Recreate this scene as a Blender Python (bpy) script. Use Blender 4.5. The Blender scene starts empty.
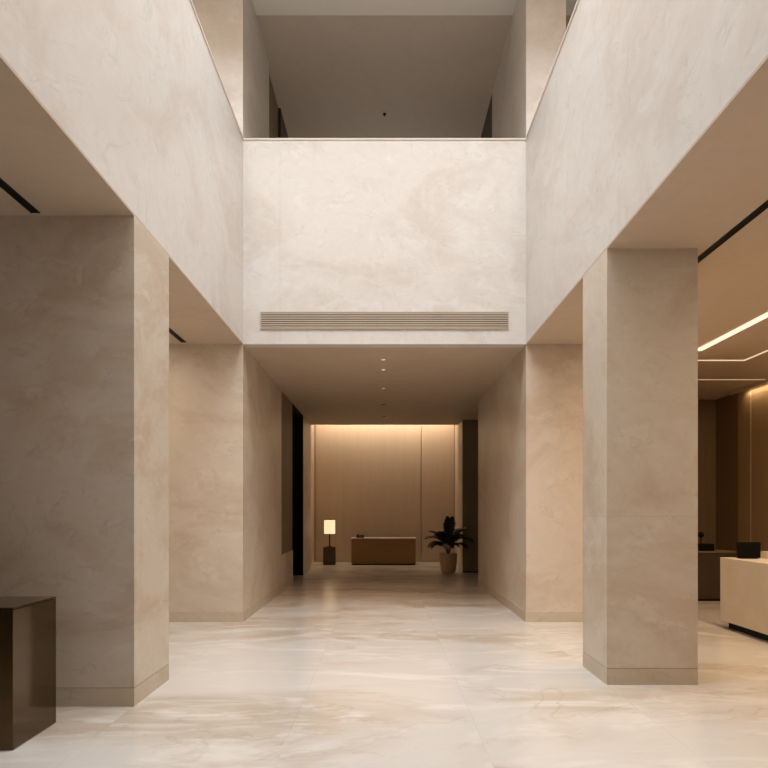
import bpy, bmesh, math, random
from mathutils import Vector, Matrix
random.seed(7)
S = bpy.context.scene
COL = S.collection

# ------------------------------------------------------------------ camera
F = 700.0
cd = bpy.data.cameras.new('camera')
cam = bpy.data.objects.new('camera', cd); COL.objects.link(cam)
cam.location = (0, 0, 1.6); cam.rotation_euler = (math.pi/2, 0, 0)
cd.sensor_width = 36; cd.lens = F/768*36
cd.shift_x = -0.5/768; cd.shift_y = 128/768
S.camera = cam

# ------------------------------------------------------------------ world, exposure
S.view_settings.view_transform = 'Standard'
S.view_settings.look = 'None'
S.view_settings.gamma = 1
S.view_settings.use_curve_mapping = False
S.view_settings.exposure = 0.03
w = bpy.data.worlds.new('world'); S.world = w; w.use_nodes = True
w.node_tree.nodes['Background'].inputs[0].default_value = (0.8, 0.9, 1, 1)
w.node_tree.nodes['Background'].inputs[1].default_value = 0.5

def area(name, loc, rot, sx, sy, power, color):
    l = bpy.data.lights.new(name, 'AREA'); l.shape = 'RECTANGLE'
    l.size = sx; l.size_y = sy; l.energy = power; l.color = color
    o = bpy.data.objects.new(name, l); COL.objects.link(o)
    o.location = loc; o.rotation_euler = rot
    return o
def spot(name, loc, power, color, ang=60, blend=0.6, r=0.03):
    l = bpy.data.lights.new(name, 'SPOT'); l.energy = power; l.color = color
    l.spot_size = math.radians(ang); l.spot_blend = blend; l.shadow_soft_size = r
    o = bpy.data.objects.new(name, l); COL.objects.link(o); o.location = loc
    return o
WARM = (1.0, 0.74, 0.48)
# daylight through the skylight over the atrium
area('skylight_daylight', (0, 5.65, 13.9), (0, 0, 0), 6.6, 5.7, 1580, (0.825, 0.905, 1.0))
# added unseen fill brightening the upper ceiling and walls
area('upper_fill_light', (0, 19.5, 7.7), (math.radians(-90), 0, 0), 3.0, 2.4, 55, (1.0, 0.9, 0.78))
# wall-wash strip hidden in the cove above the far wall
area('cove_light', (0, 21.85, 4.88), (math.radians(26), 0, 0), 4.3, 0.06, 72, (1.0, 0.85, 0.68))
# lamps of the side lobby, with an added fill in the left bay
area('lobby_linear_light', (4.71, 7.2, 4.02), (0, 0, 0), 0.12, 6.5, 160, (1.0, 0.75, 0.50))
area('left_bay_fill_light', (-3.9, 8.4, 4.02), (0, 0, 0), 0.1, 2.6, 40, (1.0, 0.84, 0.66))  # added out of view to brighten the left bay
area('lobby_wash_light', (7.12, 10.6, 4.0), (0, 0, 0), 0.06, 6.6, 20, WARM)

# ------------------------------------------------------------------ materials
def srgb(r, g, b):
    f = lambda c: (c/255/12.92) if c/255 <= 0.04045 else ((c/255+0.055)/1.055)**2.4
    return (f(r), f(g), f(b), 1)
class N:
    def __init__(s, name):
        s.m = bpy.data.materials.new(name); s.m.use_nodes = True
        s.t = s.m.node_tree; s.b = s.t.nodes['Principled BSDF']
    def n(s, typ, **kw):
        o = s.t.nodes.new(typ)
        for k, v in kw.items():
            if k.startswith('i_'):
                key = k[2:]; key = int(key) if key.isdigit() else key.replace('_', ' ')
                if hasattr(v, 'bl_idname') or hasattr(v, 'is_linked'): s.t.links.new(v, o.inputs[key])
                else: o.inputs[key].default_value = v
            else: setattr(o, k, v)
        return o
    def l(s, a, b): s.t.links.new(a, b)
    def math(s, op, a, b=0.0, c=None):
        o = s.t.nodes.new('ShaderNodeMath'); o.operation = op
        for i, v in enumerate((a, b) + ((c,) if c is not None else ())):
            if isinstance(v, (int, float)): o.inputs[i].default_value = v
            else: s.l(v, o.inputs[i])
        return o.outputs[0]
    def mix(s, f, a, b):
        o = s.t.nodes.new('ShaderNodeMix'); o.data_type = 'RGBA'
        for idx, v in ((0, f), (6, a), (7, b)):
            if isinstance(v, (int, float, tuple)): o.inputs[idx].default_value = v
            else: s.l(v, o.inputs[idx])
        return o.outputs[2]
    def ramp(s, fac, a, b):
        o = s.t.nodes.new('ShaderNodeMapRange'); s.l(fac, o.inputs[0])
        o.inputs[1].default_value = a; o.inputs[2].default_value = b
        o.interpolation_type = 'SMOOTHSTEP'
        return o.outputs[0]

def stone(name, base, warm, light, rough=0.45, scale=0.55, vein=0.25, stretch=(1, 1, 1.5), joints=None, cloud=1.0):
    k = N(name)
    pos = k.n('ShaderNodeNewGeometry').outputs['Position']
    mp = k.n('ShaderNodeMapping'); k.l(pos, mp.inputs[0]); mp.inputs['Scale'].default_value = stretch
    mp.inputs['Rotation'].default_value = (0.25, 0.35, 0.2)
    v = mp.outputs[0]
    big = k.n('ShaderNodeTexNoise', i_Vector=v, i_Scale=scale, i_Detail=6.0, i_Roughness=0.6, i_Distortion=1.2).outputs[0]
    mid = k.n('ShaderNodeTexNoise', i_Vector=v, i_Scale=scale*2.7, i_Detail=8.0, i_Roughness=0.65, i_Distortion=1.8).outputs[0]
    fine = k.n('ShaderNodeTexNoise', i_Vector=v, i_Scale=scale*14, i_Detail=6.0, i_Roughness=0.7).outputs[0]
    c = k.mix(k.math('MULTIPLY', k.ramp(big, 0.42, 0.66), cloud), base, warm)
    c = k.mix(k.math('MULTIPLY', k.ramp(mid, 0.5, 0.72), 0.6*cloud), c, light)
    # thin veins where a distorted noise crosses 0.5
    vn = k.n('ShaderNodeTexNoise', i_Vector=v, i_Scale=scale*1.1, i_Detail=5.0, i_Roughness=0.55, i_Distortion=2.5).outputs[0]
    d = k.math('ABSOLUTE', k.math('SUBTRACT', vn, 0.5))
    vein_f = k.math('SUBTRACT', 1.0, k.ramp(d, 0.0, 0.018))
    vein_f = k.math('MULTIPLY', vein_f, k.math('MULTIPLY', k.ramp(mid, 0.4, 0.6), vein))
    c = k.mix(vein_f, c, tuple(x*0.62 for x in warm[:3]) + (1,))
    fv = k.math('MULTIPLY_ADD', fine, 0.16, 0.92)
    h = k.n('ShaderNodeHueSaturation'); k.l(c, h.inputs['Color']); k.l(fv, h.inputs['Value'])
    c = h.outputs[0]
    if joints:
        sp = k.n('ShaderNodeSeparateXYZ'); k.l(pos, sp.inputs[0])
        jf = None
        for axis, start, step in joints:
            a = k.math('SUBTRACT', sp.outputs[axis], start)
            a = k.math('ABSOLUTE', k.math('SUBTRACT', k.math('WRAP', a, step/2, -step/2), 0.0))
            a = k.math('LESS_THAN', a, 0.004)
            jf = a if jf is None else k.math('MAXIMUM', jf, a)
        c = k.mix(k.math('MULTIPLY', jf, 0.18), c, tuple(x*0.5 for x in warm[:3]) + (1,))
    k.l(c, k.b.inputs['Base Color'])
    k.b.inputs['Roughness'].default_value = rough
    bp = k.n('ShaderNodeBump'); bp.inputs['Strength'].default_value = 0.04
    k.l(fine, bp.inputs['Height']); k.l(bp.outputs[0], k.b.inputs['Normal'])
    return k.m

WALL_A, WALL_B, WALL_C = srgb(218, 204, 188), srgb(204, 186, 166), srgb(225, 216, 203)  # lower stone coloured warmer to carry the warm bounce light
M = {}
M['stone'] = stone('cream_stone', WALL_A, WALL_B, WALL_C)
M['stone_side'] = stone('cream_stone_side_panels', srgb(224, 219, 213), srgb(215, 207, 199), srgb(229, 226, 222), joints=[(1, 6.15, 4.03)])  # same stone coloured cooler and paler for the daylight above
M['stone_front'] = stone('cream_stone_front_panels', srgb(222, 216, 209), srgb(212, 203, 193), srgb(230, 226, 221), scale=0.7, vein=0.22, joints=[(0, -1.52, 6.0)])  # cooler, paler colour here carries the skylight on the same stone
M['pillar'] = stone('pillar_stone', srgb(217, 205, 189), srgb(204, 186, 165), srgb(225, 216, 204), scale=0.6, vein=0.2, joints=[(2, 1.56, 6.0)])
M['base'] = stone('base_stone', srgb(207, 193, 172), srgb(196, 179, 156), srgb(214, 202, 183))
M['ceil'] = stone('ceiling_plaster', srgb(206, 188, 167), srgb(198, 178, 155), srgb(212, 196, 177), vein=0.05, cloud=0.5, rough=0.6)
M['ceil_upper'] = stone('upper_ceiling_plaster', srgb(210, 197, 181), srgb(203, 188, 170), srgb(215, 204, 189), vein=0.0, cloud=0.4, rough=0.7)  # darker than the soffit, standing for light falling off farther in

def floor_mat():
    k = N('marble_floor')
    pos = k.n('ShaderNodeNewGeometry').outputs['Position']
    mp = k.n('ShaderNodeMapping'); k.l(pos, mp.inputs[0]); mp.inputs['Location'].default_value = (0.69+1.373*10, 20-10.18+2.52*4, 0)
    br = k.n('ShaderNodeTexBrick'); k.l(mp.outputs[0], br.inputs[0])
    br.offset = 0.0; br.squash = 1.0
    br.inputs['Color1'].default_value = (0, 0, 0, 1); br.inputs['Color2'].default_value = (1, 1, 1, 1)
    br.inputs['Scale'].default_value = 1.0; br.inputs['Mortar Size'].default_value = 0.003
    br.inputs['Mortar Smooth'].default_value = 0.0; br.inputs['Bias'].default_value = 0.0
    br.inputs['Brick Width'].default_value = 1.373; br.inputs['Row Height'].default_value = 2.52
    sh = k.n('ShaderNodeVectorMath', operation='MULTIPLY_ADD')
    k.l(br.outputs['Color'], sh.inputs[0]); sh.inputs[1].default_value = (.5, .25, 0); k.l(pos, sh.inputs[2])
    m2 = k.n('ShaderNodeMapping'); k.l(sh.outputs[0], m2.inputs[0])
    m2.inputs['Rotation'].default_value = (0, 0, math.radians(-38)); m2.inputs['Scale'].default_value = (0.5, 1.0, 1)
    v = m2.outputs[0]
    big = k.n('ShaderNodeTexNoise', i_Vector=v, i_Scale=0.62, i_Detail=6.0, i_Roughness=0.52, i_Distortion=1.3).outputs[0]
    mid = k.n('ShaderNodeTexNoise', i_Vector=v, i_Scale=1.3, i_Detail=7.0, i_Roughness=0.58, i_Distortion=1.8).outputs[0]
    vn = k.n('ShaderNodeTexNoise', i_Vector=v, i_Scale=0.55, i_Detail=6.0, i_Roughness=0.6, i_Distortion=2.6).outputs[0]
    c = k.mix(k.ramp(big, 0.45, 0.68), srgb(214, 207, 198), srgb(197, 182, 164))
    c = k.mix(k.math('MULTIPLY', k.ramp(mid, 0.48, 0.7), 0.7), c, srgb(232, 226, 217))
    d = k.math('ABSOLUTE', k.math('SUBTRACT', vn, 0.5))
    f = k.math('MULTIPLY', k.math('SUBTRACT', 1.0, k.ramp(d, 0.0, 0.022)), k.math('MULTIPLY', k.ramp(big, 0.38, 0.6), 0.3))
    c = k.mix(f, c, srgb(176, 154, 126))
    c = k.mix(k.math('MULTIPLY', br.outputs['Fac'], 0.16), c, srgb(150, 132, 110))
    k.l(c, k.b.inputs['Base Color'])
    r = k.math('MULTIPLY_ADD', mid, 0.10, 0.16)
    k.l(r, k.b.inputs['Roughness'])
    k.b.inputs['IOR'].default_value = 1.5
    return k.m
M['floor'] = floor_mat()

def plain(name, col, rough=0.5, metal=0.0, grain=None, var=0.12):
    k = N(name)
    pos = k.n('ShaderNodeNewGeometry').outputs['Position']
    mp = k.n('ShaderNodeMapping'); k.l(pos, mp.inputs[0]); mp.inputs['Scale'].default_value = grain or (3, 3, 3)
    nz = k.n('ShaderNodeTexNoise', i_Vector=mp.outputs[0], i_Scale=1.0, i_Detail=6.0, i_Roughness=0.6, i_Distortion=0.6).outputs[0]
    c = k.mix(nz, tuple(x*(1-var) for x in col[:3])+(1,), tuple(min(1, x*(1+var)) for x in col[:3])+(1,))
    k.l(c, k.b.inputs['Base Color']); k.b.inputs['Roughness'].default_value = rough; k.b.inputs['Metallic'].default_value = metal
    return k.m
def glow(name, col, strength):
    k = N(name); k.b.inputs['Base Color'].default_value = col
    k.b.inputs['Emission Color'].default_value = col; k.b.inputs['Emission Strength'].default_value = strength
    return k.m
M['soffit_lit_plaster'] = plain('soffit_lit_plaster', srgb(240, 235, 227), 0.7, var=0.02)  # soffit coloured paler to carry the brighter light near the void
M['pillar_plain'] = stone('pillar_stone_unjointed', srgb(217, 205, 189), srgb(204, 186, 165), srgb(225, 216, 204), scale=0.8, vein=0.3)
M['joint'] = plain('pillar_joint', srgb(150, 130, 106), 0.8)
M['bronze'] = plain('dark_bronze', srgb(92, 75, 50), 0.12, 0.85, (1, 1, 9))
M['bronze_edge'] = plain('bronze_edge', srgb(130, 112, 84), 0.3, 0.9)
M['desk_wood'] = plain('desk_wood', srgb(150, 112, 62), 0.4, 0.0, (1, 6, 14), 0.2)
M['desk_top'] = plain('desk_top_stone', srgb(216, 201, 180), 0.4)
M['far_panel'] = plain('fabric_wall_panel', srgb(190, 168, 142), 0.7, 0, (10, 10, 0.6), 0.1)
M['olive_panel'] = plain('olive_wall_panel', srgb(128, 110, 84), 0.6, 0, (6, 6, 0.7))
M['brown_panel'] = plain('brown_wood_and_unlit_wall', srgb(122, 98, 64), 0.55, 0, (9, 9, 0.7), 0.16)
M['tan_panel'] = plain('wood_wall_lit', srgb(166, 138, 98), 0.55, 0, (9, 9, 0.7), 0.14)
M['dark_wood'] = plain('dark_counter_wood', srgb(62, 46, 27), 0.5, 0, (8, 8, 1), 0.2)
M['black'] = plain('black_satin', srgb(13, 12, 11), 0.4)
M['void'] = plain('black_steel_and_shade', srgb(14, 12, 10), 0.6)  # also the painted darkness of the left passage
M['screen'] = plain('black_screen', srgb(7, 7, 8), 0.5)
M['slat'] = plain('bronze_grille_slat', srgb(196, 180, 160), 0.5)
M['slot_dark'] = plain('grille_shadow_backing', srgb(62, 52, 42), 0.8)
M['cap'] = plain('champagne_metal_cap', srgb(232, 218, 204), 0.4, 0.0)
M['cream'] = plain('cream_lacquer', srgb(226, 208, 178), 0.45)
M['pot'] = plain('terracotta_pot', srgb(196, 164, 130), 0.75, 0, (8, 8, 8), 0.15)
M['soil'] = plain('soil', srgb(50, 38, 28), 0.95)
M['leaf'] = plain('palm_leaf', srgb(44, 48, 30), 0.5, 0, (12, 12, 12), 0.3)
M['stem'] = plain('palm_stem', srgb(64, 56, 36), 0.7)
M['pedestal'] = plain('dark_pedestal', srgb(84, 66, 42), 0.45, 0.1, (4, 4, 8))
M['led'] = glow('linear_lamp_diffuser', (1.0, 0.84, 0.66, 1), 0.95)
M['edge_glow'] = glow('tray_edge_glow', (1.0, 0.78, 0.52, 1), 0.75)  # emission stands for the lit edge of a ceiling tray
M['dim_glow'] = glow('dim_ceiling_glow', (1.0, 0.74, 0.48, 1), 0.4)  # fainter emission for the farther tray line
M['led_cove'] = glow('cove_lamp_diffuser', (1.0, 0.72, 0.42, 1), 1.5)
M['shade'] = glow('glowing_lamp_shade', (1.0, 0.78, 0.46, 1), 0.95)
M['down_on'] = glow('downlight_lens_lit', (1.0, 0.85, 0.7, 1), 1.3)

for _m in ('black', 'void', 'screen'): M[_m].node_tree.nodes['Principled BSDF'].inputs['Specular IOR Level'].default_value = 0.15
# ------------------------------------------------------------------ helpers
def bx(bm, x0, x1, y0, y1, z0, z1):
    vs = [bm.verts.new(p) for p in ((x0,y0,z0),(x1,y0,z0),(x1,y1,z0),(x0,y1,z0),(x0,y0,z1),(x1,y0,z1),(x1,y1,z1),(x0,y1,z1))]
    for f in ((0,3,2,1),(4,5,6,7),(0,1,5,4),(1,2,6,5),(2,3,7,6),(3,0,4,7)):
        bm.faces.new([vs[i] for i in f])
def BM(*boxes):
    bm = bmesh.new()
    for b in boxes: bx(bm, *b)
    return bm
def lathe(bm, prof, seg=32, cx=0, cy=0):
    rings = []
    for r, z in prof:
        if r <= 1e-6: rings.append([bm.verts.new((cx, cy, z))])
        else: rings.append([bm.verts.new((cx+r*math.cos(2*math.pi*i/seg), cy+r*math.sin(2*math.pi*i/seg), z)) for i in range(seg)])
    for a, b in zip(rings, rings[1:]):
        for i in range(seg):
            j = (i+1) % seg
            if len(a) == 1 and len(b) == 1: continue
            if len(a) == 1: bm.faces.new((a[0], b[j], b[i]))
            elif len(b) == 1: bm.faces.new((a[i], a[j], b[0]))
            else: bm.faces.new((a[i], a[j], b[j], b[i]))
def obj(name, bm, mat, parent=None, bevel=0, smooth=False):
    bmesh.ops.recalc_face_normals(bm, faces=bm.faces)
    me = bpy.data.meshes.new(name); bm.to_mesh(me); bm.free(); me.materials.append(mat)
    if smooth:
        for p in me.polygons: p.use_smooth = True
    o = bpy.data.objects.new(name, me); COL.objects.link(o)
    if parent: o.parent = parent
    if bevel:
        b = o.modifiers.new('bevel', 'BEVEL'); b.width = bevel; b.segments = 2; b.limit_method = 'ANGLE'
    return o
def struct(name, bm, mat, **kw):
    o = obj(name, bm, mat, **kw)
    if not kw.get('parent'): o['kind'] = 'structure'
    return o
def tag(o, label, cat, group=None):
    o['label'] = label; o['category'] = cat
    if group: o['group'] = group
    return o
def thing(name, label, cat, loc=(0, 0, 0), group=None):
    o = bpy.data.objects.new(name, None); COL.objects.link(o); o.location = loc
    return tag(o, label, cat, group)
def copy_tree(o, parent=None):
    c = o.copy(); COL.objects.link(c); c.parent = parent
    for ch in list(o.children): copy_tree(ch, c)
    return c

W = 2.06          # half width of the atrium and of the hall
HC = 4.04         # ground floor ceiling
HP = 7.01         # parapet top
HU = 9.62         # upper ceiling
YF = 10.18        # plane of the atrium's front wall
UF = 5.9          # upper floor
XL, XR = -7.0, 7.2
YV = 1.6          # near end of the void, pulled in to cut light from behind
YB = -5.0

# ------------------------------------------------------------------ structure
struct('floor', BM((XL, XR, YB, 22.6, -0.2, 0)), M['floor'])
# ground floor walls left of the hall
struct('wall_left', BM((XL, -W, YF, 14.0, 0, HC), (XL, -W-0.10, 14.0, 15.76, 0, HC), (-W-0.10, -W, 14.0, 15.76, 0, 0.74)), M['stone'])
struct('wall_left_niche', BM((-W-0.10, -W-0.015, 14.0, 15.76, 0.74, HC)), M['olive_panel'])
struct('wall_left_far', BM((-4.0, -W, 17.74, 19.6, 0, HC), (-4.0, -3.9, 15.76, 17.74, 0, HC)), M['stone'])
d1 = struct('passage_shade_panel', BM((-3.9, -W+0.0, 17.70, 17.74, 0, HC)), M['void'])  # black sheet standing for the unlit passage
struct('passage_shade_ceiling', BM((-3.9, -W-0.002, 15.765, 17.70, HC-0.04, HC)), M['void'])  # passage ceiling coloured black for its darkness
struct('passage_shade_jamb', BM((-3.9, -W-0.004, 15.76, 15.79, 0, HC-0.04)), M['void'])  # near side of the passage blackened as shade
struct('baseboard_left', BM((-6.9, -W+0.006, YF-0.006, YF, 0, 0.15), (-W, -W+0.006, YF, 15.76, 0, 0.15)), M['base'])
# ground floor walls right of the hall
struct('wall_right', BM((W, 4.3, YF, 15.25, 0, HC), (W, XR+0.15, 15.25, 15.4, 0, HC)), M['stone'])
struct('wall_right_far', BM((W, 5.0, 18.54, 19.6, 0, HC), (5.0, 5.1, 15.4, 19.6, 0, HC)), M['stone'])
struct('wall_right_passage', BM((W+0.01, 5.0, 18.52, 18.54, 0.03, HC)), M['olive_panel'])  # darker olive stands for this face being unlit
struct('passage_shadow_line', BM((W+0.01, 5.0, 18.51, 18.54, 0, 0.03)), M['void'])  # dark strip drawn as the shadow line at the wall base
struct('baseboard_right', BM((W-0.006, 4.3, YF-0.006, YF, 0, 0.15), (W-0.006, W, YF, 15.4, 0, 0.15)), M['base'])
# far recess
struct('wall_back', BM((-2.25, 2.25, 22.44, 22.6, 0, 5.0), (-2.4, -2.25, 19.6, 22.6, 0, 5.0), (2.25, 2.4, 19.6, 22.6, 0, 5.0)), M['far_panel'])
P = [(-2.20, -1.30), (-1.294, 1.16), (1.185, 2.225)]
struct('wall_back_panels', BM(*[(a, b, 22.4, 22.44, 0.02, 4.98) for a, b in P]), M['far_panel'])
struct('ceiling_back', BM((-2.4, 2.4, 19.45, 22.6, 5.0, 5.15), (-2.4, 2.4, 19.45, 19.6, HC+0.25, 5.0)), M['ceil'])
# hall ceiling / upper floor slabs
struct('ceiling', BM((-7.0, 7.35, YF+0.2, 19.6, HC, HC+0.25), (-7.0, -W, YF, YF+0.2, HC, UF), (W, 7.35, YF, YF+0.2, HC, UF)), M['ceil'])
struct('ceiling_left', BM((XL, -W-0.2, YB, YF, HC, UF), (-W-0.2, -W, YV, YF, HC, HC+.02)), M['ceil'])
struct('ceiling_right', BM((W+0.2, XR, YB, YF, HC, UF), (W, W+.2, YV, YF, HC, HC+.02)), M['ceil'])
struct('floor_upper', BM((-7.0, 7.35, YF+0.2, 19.6, HC+0.25, UF)), M['stone_front'])
# parapets round the void
struct('wall_front', BM((-W, W, YF, YF+0.2, HC, HP)), M['stone_front'])
struct('wall_left_parapet', BM((-W-0.2, -W, YV, YF, HC+.02, HP)), M['stone_side'])
struct('wall_near_parapet', BM((-W, W, YV-.2, YV, HC, HP)), M['stone_front'])  # unseen, closes the void early to reduce bounce from behind
struct('ceiling_near', BM((-W-.2, W+.2, YB, YV-.2, HC, UF)), M['ceil'])
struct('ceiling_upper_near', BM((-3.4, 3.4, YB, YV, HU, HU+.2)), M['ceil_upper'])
struct('wall_right_parapet', BM((W, W+0.2, YV, YF, HC+.02, HP)), M['stone_side'])
struct('trim_4', BM((-W-0.012, W+0.012, YF-0.012, YF+0.2, HP, HP+0.022)), M['cap'])
struct('trim_5', BM((-W-0.2, -W+0.012, YV, YF-0.012, HP, HP+0.025)), M['cap'])
struct('trim_6', BM((W-0.012, W+0.2, YV, YF-0.012, HP, HP+0.025)), M['cap'])
# upper floor walls
struct('wall_left_upper', BM((-7.0, -W, YF, 12.5, HP if False else UF, HU), (-3.9, -3.8, 12.5, 19.6, UF, HU)), M['stone_front'])
struct('wall_left_upper_niche', BM((-3.8, -W-0.05, 12.5, 13.9, UF, HU)), M['olive_panel'])
struct('wall_left_upper_far', BM((-3.8, -W, 13.9, 19.6, UF, HU)), M['dark_wood'])
struct('wall_right_upper', BM((W, 2.64, YF, 13.4, UF, HU)), M['stone_front'])
struct('wall_right_upper_far', BM((W, 3.8, 13.4, 19.6, UF, HU), (2.64, 7.2, 13.3, 13.4, UF, HU), (3.8, 3.9, 13.4, 19.6, UF, HU)), M['dark_wood'])  # dark wood end wall stands in for the unlit gallery
struct('wall_back_upper', BM((-3.9, 3.9, 19.6, 19.75, UF, HU)), M['stone'])
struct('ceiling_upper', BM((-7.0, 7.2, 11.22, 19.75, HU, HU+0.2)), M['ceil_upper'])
struct('ceiling_upper_soffit', BM((-7.0, 7.2, YF, 11.22, HU-0.06, HU+0.2)), M['soffit_lit_plaster'])
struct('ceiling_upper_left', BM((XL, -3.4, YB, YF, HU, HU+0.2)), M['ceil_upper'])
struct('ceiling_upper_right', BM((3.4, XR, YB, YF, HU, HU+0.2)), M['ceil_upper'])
# skylight shaft
struct('wall_skylight', BM((-3.6, -3.4, YV, 8.7, HU+.2, 14.0), (3.4, 3.6, YV, 8.7, HU+.2, 14.0), (-3.4, 3.4, 8.5, 8.7, HU, 14.0), (-3.4, 3.4, 8.7, YF, HU, HU+.2), (-3.6, 3.6, YV-.15, YV, HU+.2, 14.0), (-3.6, 3.6, YV-0.15, 8.7, 14.0, 14.1)), M['stone'])
# outer shell
struct('wall_outer_left', BM((XL-0.15, XL, YB, 12.5, 0, HU+0.2)), M['stone'])
struct('wall_outer_front', BM((XL-0.15, XR+0.15, YB-0.15, YB, 0, HU+0.2)), M['stone'])
struct('wall_outer_right_upper', BM((XR, XR+0.15, YB, 13.4, HC+0.25, HU+0.2)), M['stone'])
struct('wall_outer_right', BM((XR, XR+0.15, YB, 13.75, 0, HC+0.25), (XR, XR+0.15, 13.762, 14.26, 0, HC)), M['tan_panel'])  # paler tan carries the light on this stretch of wall
struct('wall_outer_right_far', BM((XR, XR+0.15, 14.26, 15.25, 0, HC), (4.3, XR, 15.21, 15.25, 0, HC)), M['brown_panel'])  # browner colour stands for the unlit end of the lobby
struct('trim_7', BM((XR-0.004, XR+0.15, 13.75, 13.762, 0, HC)), M['cream'])

struct('left_bay_fill_strip', BM((-3.96, -3.84, 7.05, 9.75, HC-.015, HC)), M['led'])  # glowing strip added for the left bay fill, hidden by the pillar
struct('lamp_hiding_lip', BM((7.0, 7.03, 3.0, 14.2, HC-.07, HC)), M['ceil'])  # lip added to hide the wall-wash lamp from view
# ------------------------------------------------------------------ pillars
def pillar(x0, x1, y0, y1, label, mat='pillar'):
    t = thing('stone_pillar', label, 'pillar', ((x0+x1)/2, (y0+y1)/2, 0))
    cx, cy = t.location.x, t.location.y
    obj('shaft', BM((x0-cx, x1-cx, y0-cy, y1-cy, 0.155, HC)), M[mat], t)
    obj('shadow_joint', BM((x0-cx+.003, x1-cx-.003, y0-cy+.003, y1-cy-.003, 0.15, 0.155)), M['joint'], t)
    e = 0.0015
    obj('plinth', BM((x0-cx-e, x1-cx+e, y0-cy-e, y1-cy+e, 0, 0.15)), M['base'], t)
pillar(-4.6, -W, 5.76, 6.69, 'wide cream stone pillar behind the dark bronze block', 'pillar_plain')
pillar(W, 2.90, 6.48, 7.27, 'narrow square cream stone pillar beside the side lobby and its pale desk')

# ------------------------------------------------------------------ bronze block
t = thing('bronze_plinth', 'dark polished bronze block standing on the marble in front of wide pillar', 'plinth', (-3.09, 5.0, 0))
obj('body', BM((-0.6, 0.6, -0.31, 0.31, 0.004, 0.945)), M['bronze'], t, bevel=0.004)
obj('top_panel', BM((-0.602, 0.602, -0.312, 0.312, 0.948, 0.96)), M['bronze'], t, bevel=0.003)
obj('base', BM((-0.58, 0.58, -0.29, 0.29, 0, 0.004)), M['void'], t)

# ------------------------------------------------------------------ vent grille
t = thing('air_vent', 'long slatted air grille low on the pale front wall of the atrium', 'air vent', (0, YF, 4.383))
hw, hh = 1.805, 0.125
obj('backing', BM((-hw+.01, hw-.01, -0.006, 0, -hh+.01, hh-.01)), M['slot_dark'], t)
obj('frame', BM((-hw, hw, -0.02, -0.001, hh-.012, hh), (-hw, hw, -0.02, -0.001, -hh, -hh+.012), (-hw, -hw+.014, -0.02, -0.001, -hh+.012, hh-.012), (hw-.014, hw, -0.02, -0.001, -hh+.012, hh-.012)), M['slat'], t)
n = 7
s0 = obj('slat', BM((-hw+.014, hw-.014, -0.02, -0.006, -0.009, 0.009)), M['slat'], t)
for i in range(n):
    s = s0 if i == 0 else s0.copy()
    if i: COL.objects.link(s); s.parent = t
    s.location = (0, 0, -hh+.012 + (i+0.5)*(2*hh-.024)/n)

# ------------------------------------------------------------------ ceiling slots
def slot(x, y0, y1, label):
    t = thing('slot_diffuser', label, 'ceiling slot', (x, (y0+y1)/2, HC), 'black linear slots in the side ceilings')
    L = (y1-y0)/2
    obj('channel', BM((-.03, .03, -L, L, -.006, 0)), M['void'], t)
    obj('rail', BM((-.036, -.03, -L, L, -.009, 0)), M['black'], t)
    obj('rail', BM((.03, .036, -L, L, -.009, 0)), M['black'], t)
slot(-2.84, 0.5, 5.70, 'black linear slot in the left ceiling running up to the wide pillar')
slot(-2.88, 6.75, 10.05, 'short visible black slot in left ceiling behind the wide pillar')
slot(3.03, 0.5, 9.8, 'black linear slot in the right ceiling beside the narrow pillar')

# ------------------------------------------------------------------ lobby ceiling lights
t = thing('linear_lamp', 'broad bright linear lamp in the side lobby ceiling', 'ceiling light', (4.71, 7.2, HC))
obj('housing', BM((-.07, .07, -3.36, 3.36, -.012, 0)), M['cream'], t)
obj('diffuser', BM((-.06, .06, -3.34, 3.34, -.017, -.012)), M['led'], t)
t = tag(obj('glow_line', BM((4.35, 5.80, 11.23, 11.27, HC-.008, HC), (5.77, 5.80, 3.0, 11.23, HC-.008, HC)), M['edge_glow']),  # glowing strip in place of a lit tray edge
        'thin bright angled lit tray edge in lobby ceiling, nearer the broad linear lamp', 'ceiling light')
t = tag(obj('glow_line', BM((4.35, 7.15, 12.88, 12.91, HC-.008, HC)), M['dim_glow']),
        'thin dim straight line of light across lobby ceiling, nearest the dark back wall', 'ceiling light')
t = tag(obj('wall_wash_lamp', BM((7.09, 7.14, 7.3, 13.9, HC-.025, HC)), M['led_cove']),
        'wall washing lamp along the top of the tan wood lobby wall', 'ceiling light')
t = tag(obj('cove_lamp', BM((-2.2, 2.2, 21.83, 21.87, 4.92, 4.96)), M['led_cove']),
        'warm cove lamp hidden above the far panelled wall behind the wooden desk', 'cove light')

# ------------------------------------------------------------------ downlights
def downlight(y, on, label):
    t = thing('downlight', label, 'downlight', (0 - 0.02, y, HC), 'recessed downlights along the hall ceiling')
    bm = bmesh.new(); lathe(bm, [(0.045, 0), (0.045, -0.004), (0.032, -0.006), (0.030, 0)], 24)
    obj('ring', bm, M['cream'] if on else M['black'], t, smooth=True)
    bm = bmesh.new(); lathe(bm, [(0, -0.003), (0.031, -0.003)], 24)
    obj('lens', bm, M['down_on'] if on else M['void'], t)
    if on: spot('downlight_lamp', (-0.02, y, HC-0.02), 70, (1, 0.68, 0.42), 75, 0.8)
for y, on, l in ((11.2, 1, 'lit hall downlight nearest the atrium wall'), (12.0, 1, 'middle one of the three lit hall downlights'),
                 (13.8, 1, 'lit hall downlight deepest into the hall'), (15.9, 0, 'dark unlit downlight just beyond the lit ones'),
                 (17.9, 0, 'dark unlit downlight closest to the glowing far wall')):
    downlight(y, on, l)
t = thing('sprinkler', 'small dark sprinkler head on the upper floor ceiling', 'sprinkler', (0.0, 14.1, HU))
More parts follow.
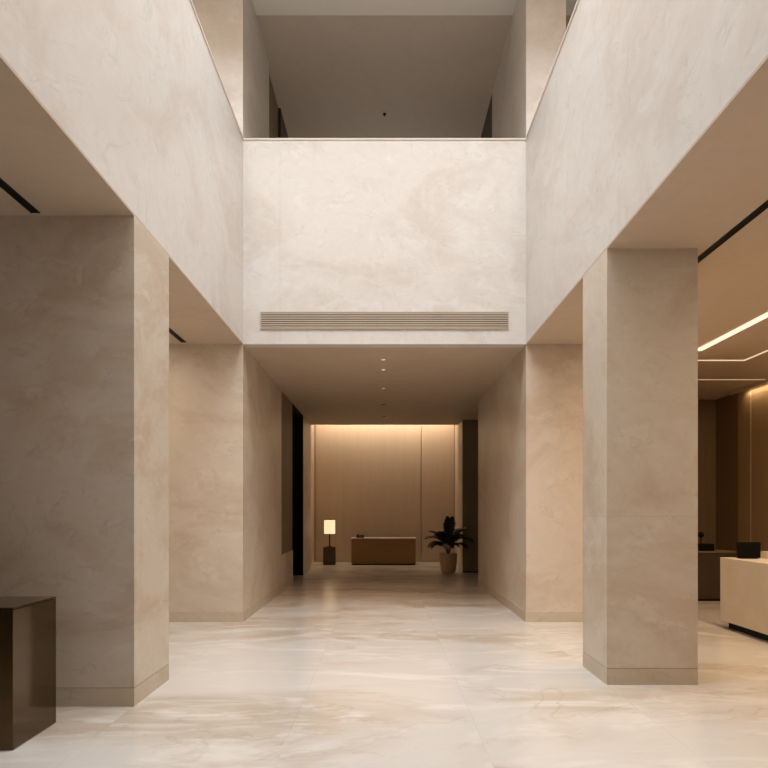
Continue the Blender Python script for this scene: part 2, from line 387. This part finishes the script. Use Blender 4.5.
bm = bmesh.new(); lathe(bm, [(0, 0), (0.035, 0), (0.035, -0.006), (0.01, -0.009), (0.008, -0.035), (0, -0.035)], 20)
obj('body', bm, M['void'], t, smooth=True)
bm = bmesh.new(); lathe(bm, [(0, -0.035), (0.02, -0.037), (0.02, -0.04), (0, -0.042)], 20)
obj('deflector', bm, M['void'], t)

# ------------------------------------------------------------------ far desk
t = thing('reception_desk', 'low brown wooden desk before the glowing far wall, between lamp and palm', 'desk', (-0.03, 21.5, 0))
obj('body', BM((-0.97, 0.97, -0.37, 0.37, 0.03, 0.785)), M['desk_wood'], t, bevel=0.004)
obj('top', BM((-0.99, 0.99, -0.39, 0.39, 0.787, 0.815)), M['desk_top'], t, bevel=0.003)
obj('toe_kick', BM((-0.95, 0.95, -0.34, 0.34, 0, 0.03)), M['void'], t)
t = thing('telephone', 'small black desk telephone on the left of the far wooden desk top', 'telephone', (-0.74, 21.4, 0.815))
bm = bmesh.new()
v = [bm.verts.new(p) for p in ((-.12,-.1,0),(.12,-.1,0),(.12,.1,0),(-.12,.1,0),(-.12,-.1,.03),(.12,-.1,.03),(.12,.1,.08),(-.12,.1,.08))]
for f in ((0,3,2,1),(4,5,6,7),(0,1,5,4),(1,2,6,5),(2,3,7,6),(3,0,4,7)): bm.faces.new([v[i] for i in f])
obj('body', bm, M['black'], t, bevel=0.004)
bm = BM((-.11, -.06, -.09, .09, .062, .1)); bmesh.ops.rotate(bm, verts=bm.verts, cent=(0, 0, .06), matrix=Matrix.Rotation(math.radians(10), 3, 'X'))
obj('handset', bm, M['black'], t, bevel=0.012)

# pedestal and lamp
tag(obj('pedestal', BM((-1.85, -1.49, 21.12, 21.48, 0, 0.54)), M['pedestal'], bevel=0.004),
    'dark square pedestal under the glowing lamp by the far wall', 'pedestal')
t = thing('table_lamp', 'lit lamp with cream drum shade standing on dark square pedestal', 'lamp', (-1.67, 21.3, 0.54))
bm = bmesh.new(); lathe(bm, [(0, 0), (0.09, 0), (0.09, 0.015), (0.02, 0.022), (0, 0.022)], 28); obj('base', bm, M['black'], t, smooth=False)
bm = bmesh.new(); lathe(bm, [(0.02, 0.02), (0.02, 0.62), (0, 0.62)], 14); obj('pole', bm, M['black'], t)
bm = bmesh.new(); lathe(bm, [(0.168, 0.40), (0.168, 0.805), (0.163, 0.805), (0.163, 0.40), (0.168, 0.40)], 40); obj('lamp_shade', bm, M['shade'], t, smooth=False)
l = bpy.data.lights.new('lamp_bulb', 'POINT'); l.energy = 3; l.color = WARM; l.shadow_soft_size = 0.04
o = bpy.data.objects.new('lamp_bulb', l); COL.objects.link(o); o.location = (-1.67, 21.3, 1.24)

# ------------------------------------------------------------------ potted palm
t = thing('potted_palm', 'dark green palm in tan round pot beside the shaded passage wall', 'potted plant', (1.68, 18.45, 0))
bm = bmesh.new(); lathe(bm, [(0, 0), (.16, 0), (.18, .012), (.212, .13), (.226, .30), (.228, .50), (.224, .52), (.208, .52), (.205, .46), (.19, .46)], 40)
obj('pot', bm, M['pot'], t, smooth=True)
bm = bmesh.new(); lathe(bm, [(0, .47), (.206, .465)], 32); obj('soil', bm, M['soil'], t)
def frond(az, lean, length, droop, w):
    """arching rib with paired leaflets"""
    bm = bmesh.new(); pts = []
    p = Vector((0.02*math.cos(az), 0.02*math.sin(az), 0.46)); n = 14
    for i in range(n+1):
        pts.append(p.copy()); s = i/n
        a = lean*(.35+.65*s) + droop*s**1.6
        d = Vector((math.sin(a)*math.cos(az), math.sin(a)*math.sin(az), math.cos(a)))
        p = p + d*length/n
    for i in range(n):
        a, b = pts[i], pts[i+1]; r = 0.008*(1-i/n)+0.002
        d = (b-a).normalized(); u = d.cross(Vector((-math.sin(az), math.cos(az), 0))).normalized(); v = d.cross(u)
        q = [bm.verts.new(c+r*(u*math.cos(k)+v*math.sin(k))) for c in (a, b) for k in (0, 2.09, 4.19)]
        for k in range(3): bm.faces.new((q[k], q[(k+1) % 3], q[3+(k+1) % 3], q[3+k]))
    rib = bm; bm = bmesh.new()
    for i in range(7, n+1):
        s = i/n; c = pts[i]; d = (pts[i]-pts[i-1]).normalized()
        side = Vector((-math.sin(az), math.cos(az), 0))
        for half in (0, 0.33, 0.66):
            c2 = c.lerp(pts[i-1], half)
            for sg in (-1, 1):
                L = w*(0.7+0.6*math.sin(math.pi*min(1, (s-0.4)/0.7)))*random.uniform(.85, 1.1)
                dr = (side*sg*0.9 + d*(0.55+0.6*s) + Vector((0, 0, -0.12))).normalized()
                tip = c2 + dr*L + Vector((0, 0, -0.25*L))
                midp = c2 + dr*L*0.5
                nn = d.cross(dr).normalized(); wd = nn.cross(dr).normalized()*0.026
                q = [bm.verts.new(x) for x in (c2-wd*.4, midp-wd, tip, midp+wd, c2+wd*.4)]
                top = bm.verts.new(midp+nn*0.006)
                for a, b in ((0,1),(1,2),(2,3),(3,4),(4,0)): bm.faces.new((q[a], q[b], top))
    return rib, bm
fr = [(-.25, .45, .92, 1.75, .19), (-.6, .75, .72, 1.6, .18), (-.45, .25, 1.0, 1.1, .19), (-1.3, .7, .7, 1.5, .18), (3.14, .4, .95, 1.5, .2), (2.95, .8, .7, 1.3, .18),
      (-2.6, .65, .85, 1.6, .19), (3.4, .3, .95, 1.0, .19), (1.9, .3, .8, 1.0, .18), (-1.5, .05, 1.08, .5, .19), (-2.0, .3, .95, 1.3, .19), (.6, .2, .8, .7, .15), (-2.9, .45, .7, 1.9, .18), (-1.1, .4, .8, 1.0, .2), (-1.9, .45, .75, 1.1, .2), (-.3, .3, .7, 1.0, .18), (3.0, .25, .75, .9, .18)]
for a in fr:
    a = (a[0], a[1], a[2]*(.82 if abs(a[0]) > 2.5 else .92), a[3], a[4])
    rib, lf = frond(*a)
    f = obj('frond', lf, M['leaf'], t); 
    obj('rib', rib, M['stem'], f)

# ------------------------------------------------------------------ pale stone reception desk
t = thing('stone_reception_desk', 'pale stone reception desk in the side lobby, cut by the right frame edge', 'desk', (5.17, 8.34, 0))
bm = BM((-.5, .5, -1.4, 1.4, 0.10, 0.97))
obj('body', bm, M['desk_top'], t, bevel=0.004)
obj('toe_kick', BM((-.42, .5-.08, -1.32, 1.32, 0, 0.10)), M['void'], t)
t = thing('monitor', 'small black monitor standing on the pale stone desk', 'monitor', (4.92, 9.46, 0.97))
obj('stand', BM((-.12, .12, -.05, .06, 0, .008), (-.03, .03, .012, .03, .008, .12)), M['black'], t)
obj('screen', BM((-.158, .158, -.012, .012, .009, .225)), M['screen'], t, bevel=0.004)
t = thing('desk_tray', 'small cream open tray on pale stone desk beside the black monitor', 'tray', (5.27, 9.45, 0.97))
obj('tray', BM((-.15, .15, -.1, .1, 0, .01), (-.15, -.14, -.1, .1, .01, .085), (.14, .15, -.1, .1, .01, .085), (-.14, .14, .09, .1, .01, .085), (-.15, .15, -.1, .1, .085, .095)), M['cream'], t)
# back counter
t = thing('back_counter', 'dark wooden counter at the back of the side lobby', 'counter', (5.4, 12.9, 0))
obj('body', BM((-.9, .9, -.35, .35, 0.04, 0.87)), M['dark_wood'], t, bevel=0.003)
obj('top', BM((-.92, .92, -.37, .37, 0.872, 0.895)), M['brown_panel'], t, bevel=0.003)
obj('toe_kick', BM((-.88, .88, -.32, .32, 0, 0.04)), M['void'], t)
t = thing('printer', 'low black printer on the dark back counter', 'printer', (5.79, 12.8, 0.895))
obj('body', BM((-.18, .18, -.14, .14, 0, .13)), M['black'], t, bevel=0.01)
obj('paper_tray', BM((-.12, .12, -.17, -.14, .03, .045)), M['void'], t)
t = thing('desk_lamp', 'small black lamp with a round head rising behind the printer', 'desk lamp', (5.93, 13.12, 0.895))
bm = bmesh.new(); lathe(bm, [(0, 0), (.07, 0), (.07, .012), (.01, .02), (.01, .26), (0, .26)], 20); obj('stand', bm, M['black'], t)
bm = bmesh.new(); bmesh.ops.create_uvsphere(bm, u_segments=20, v_segments=12, radius=.058, matrix=Matrix.Translation((0, 0, .28))); obj('lamp_head', bm, M['black'], t, smooth=True)
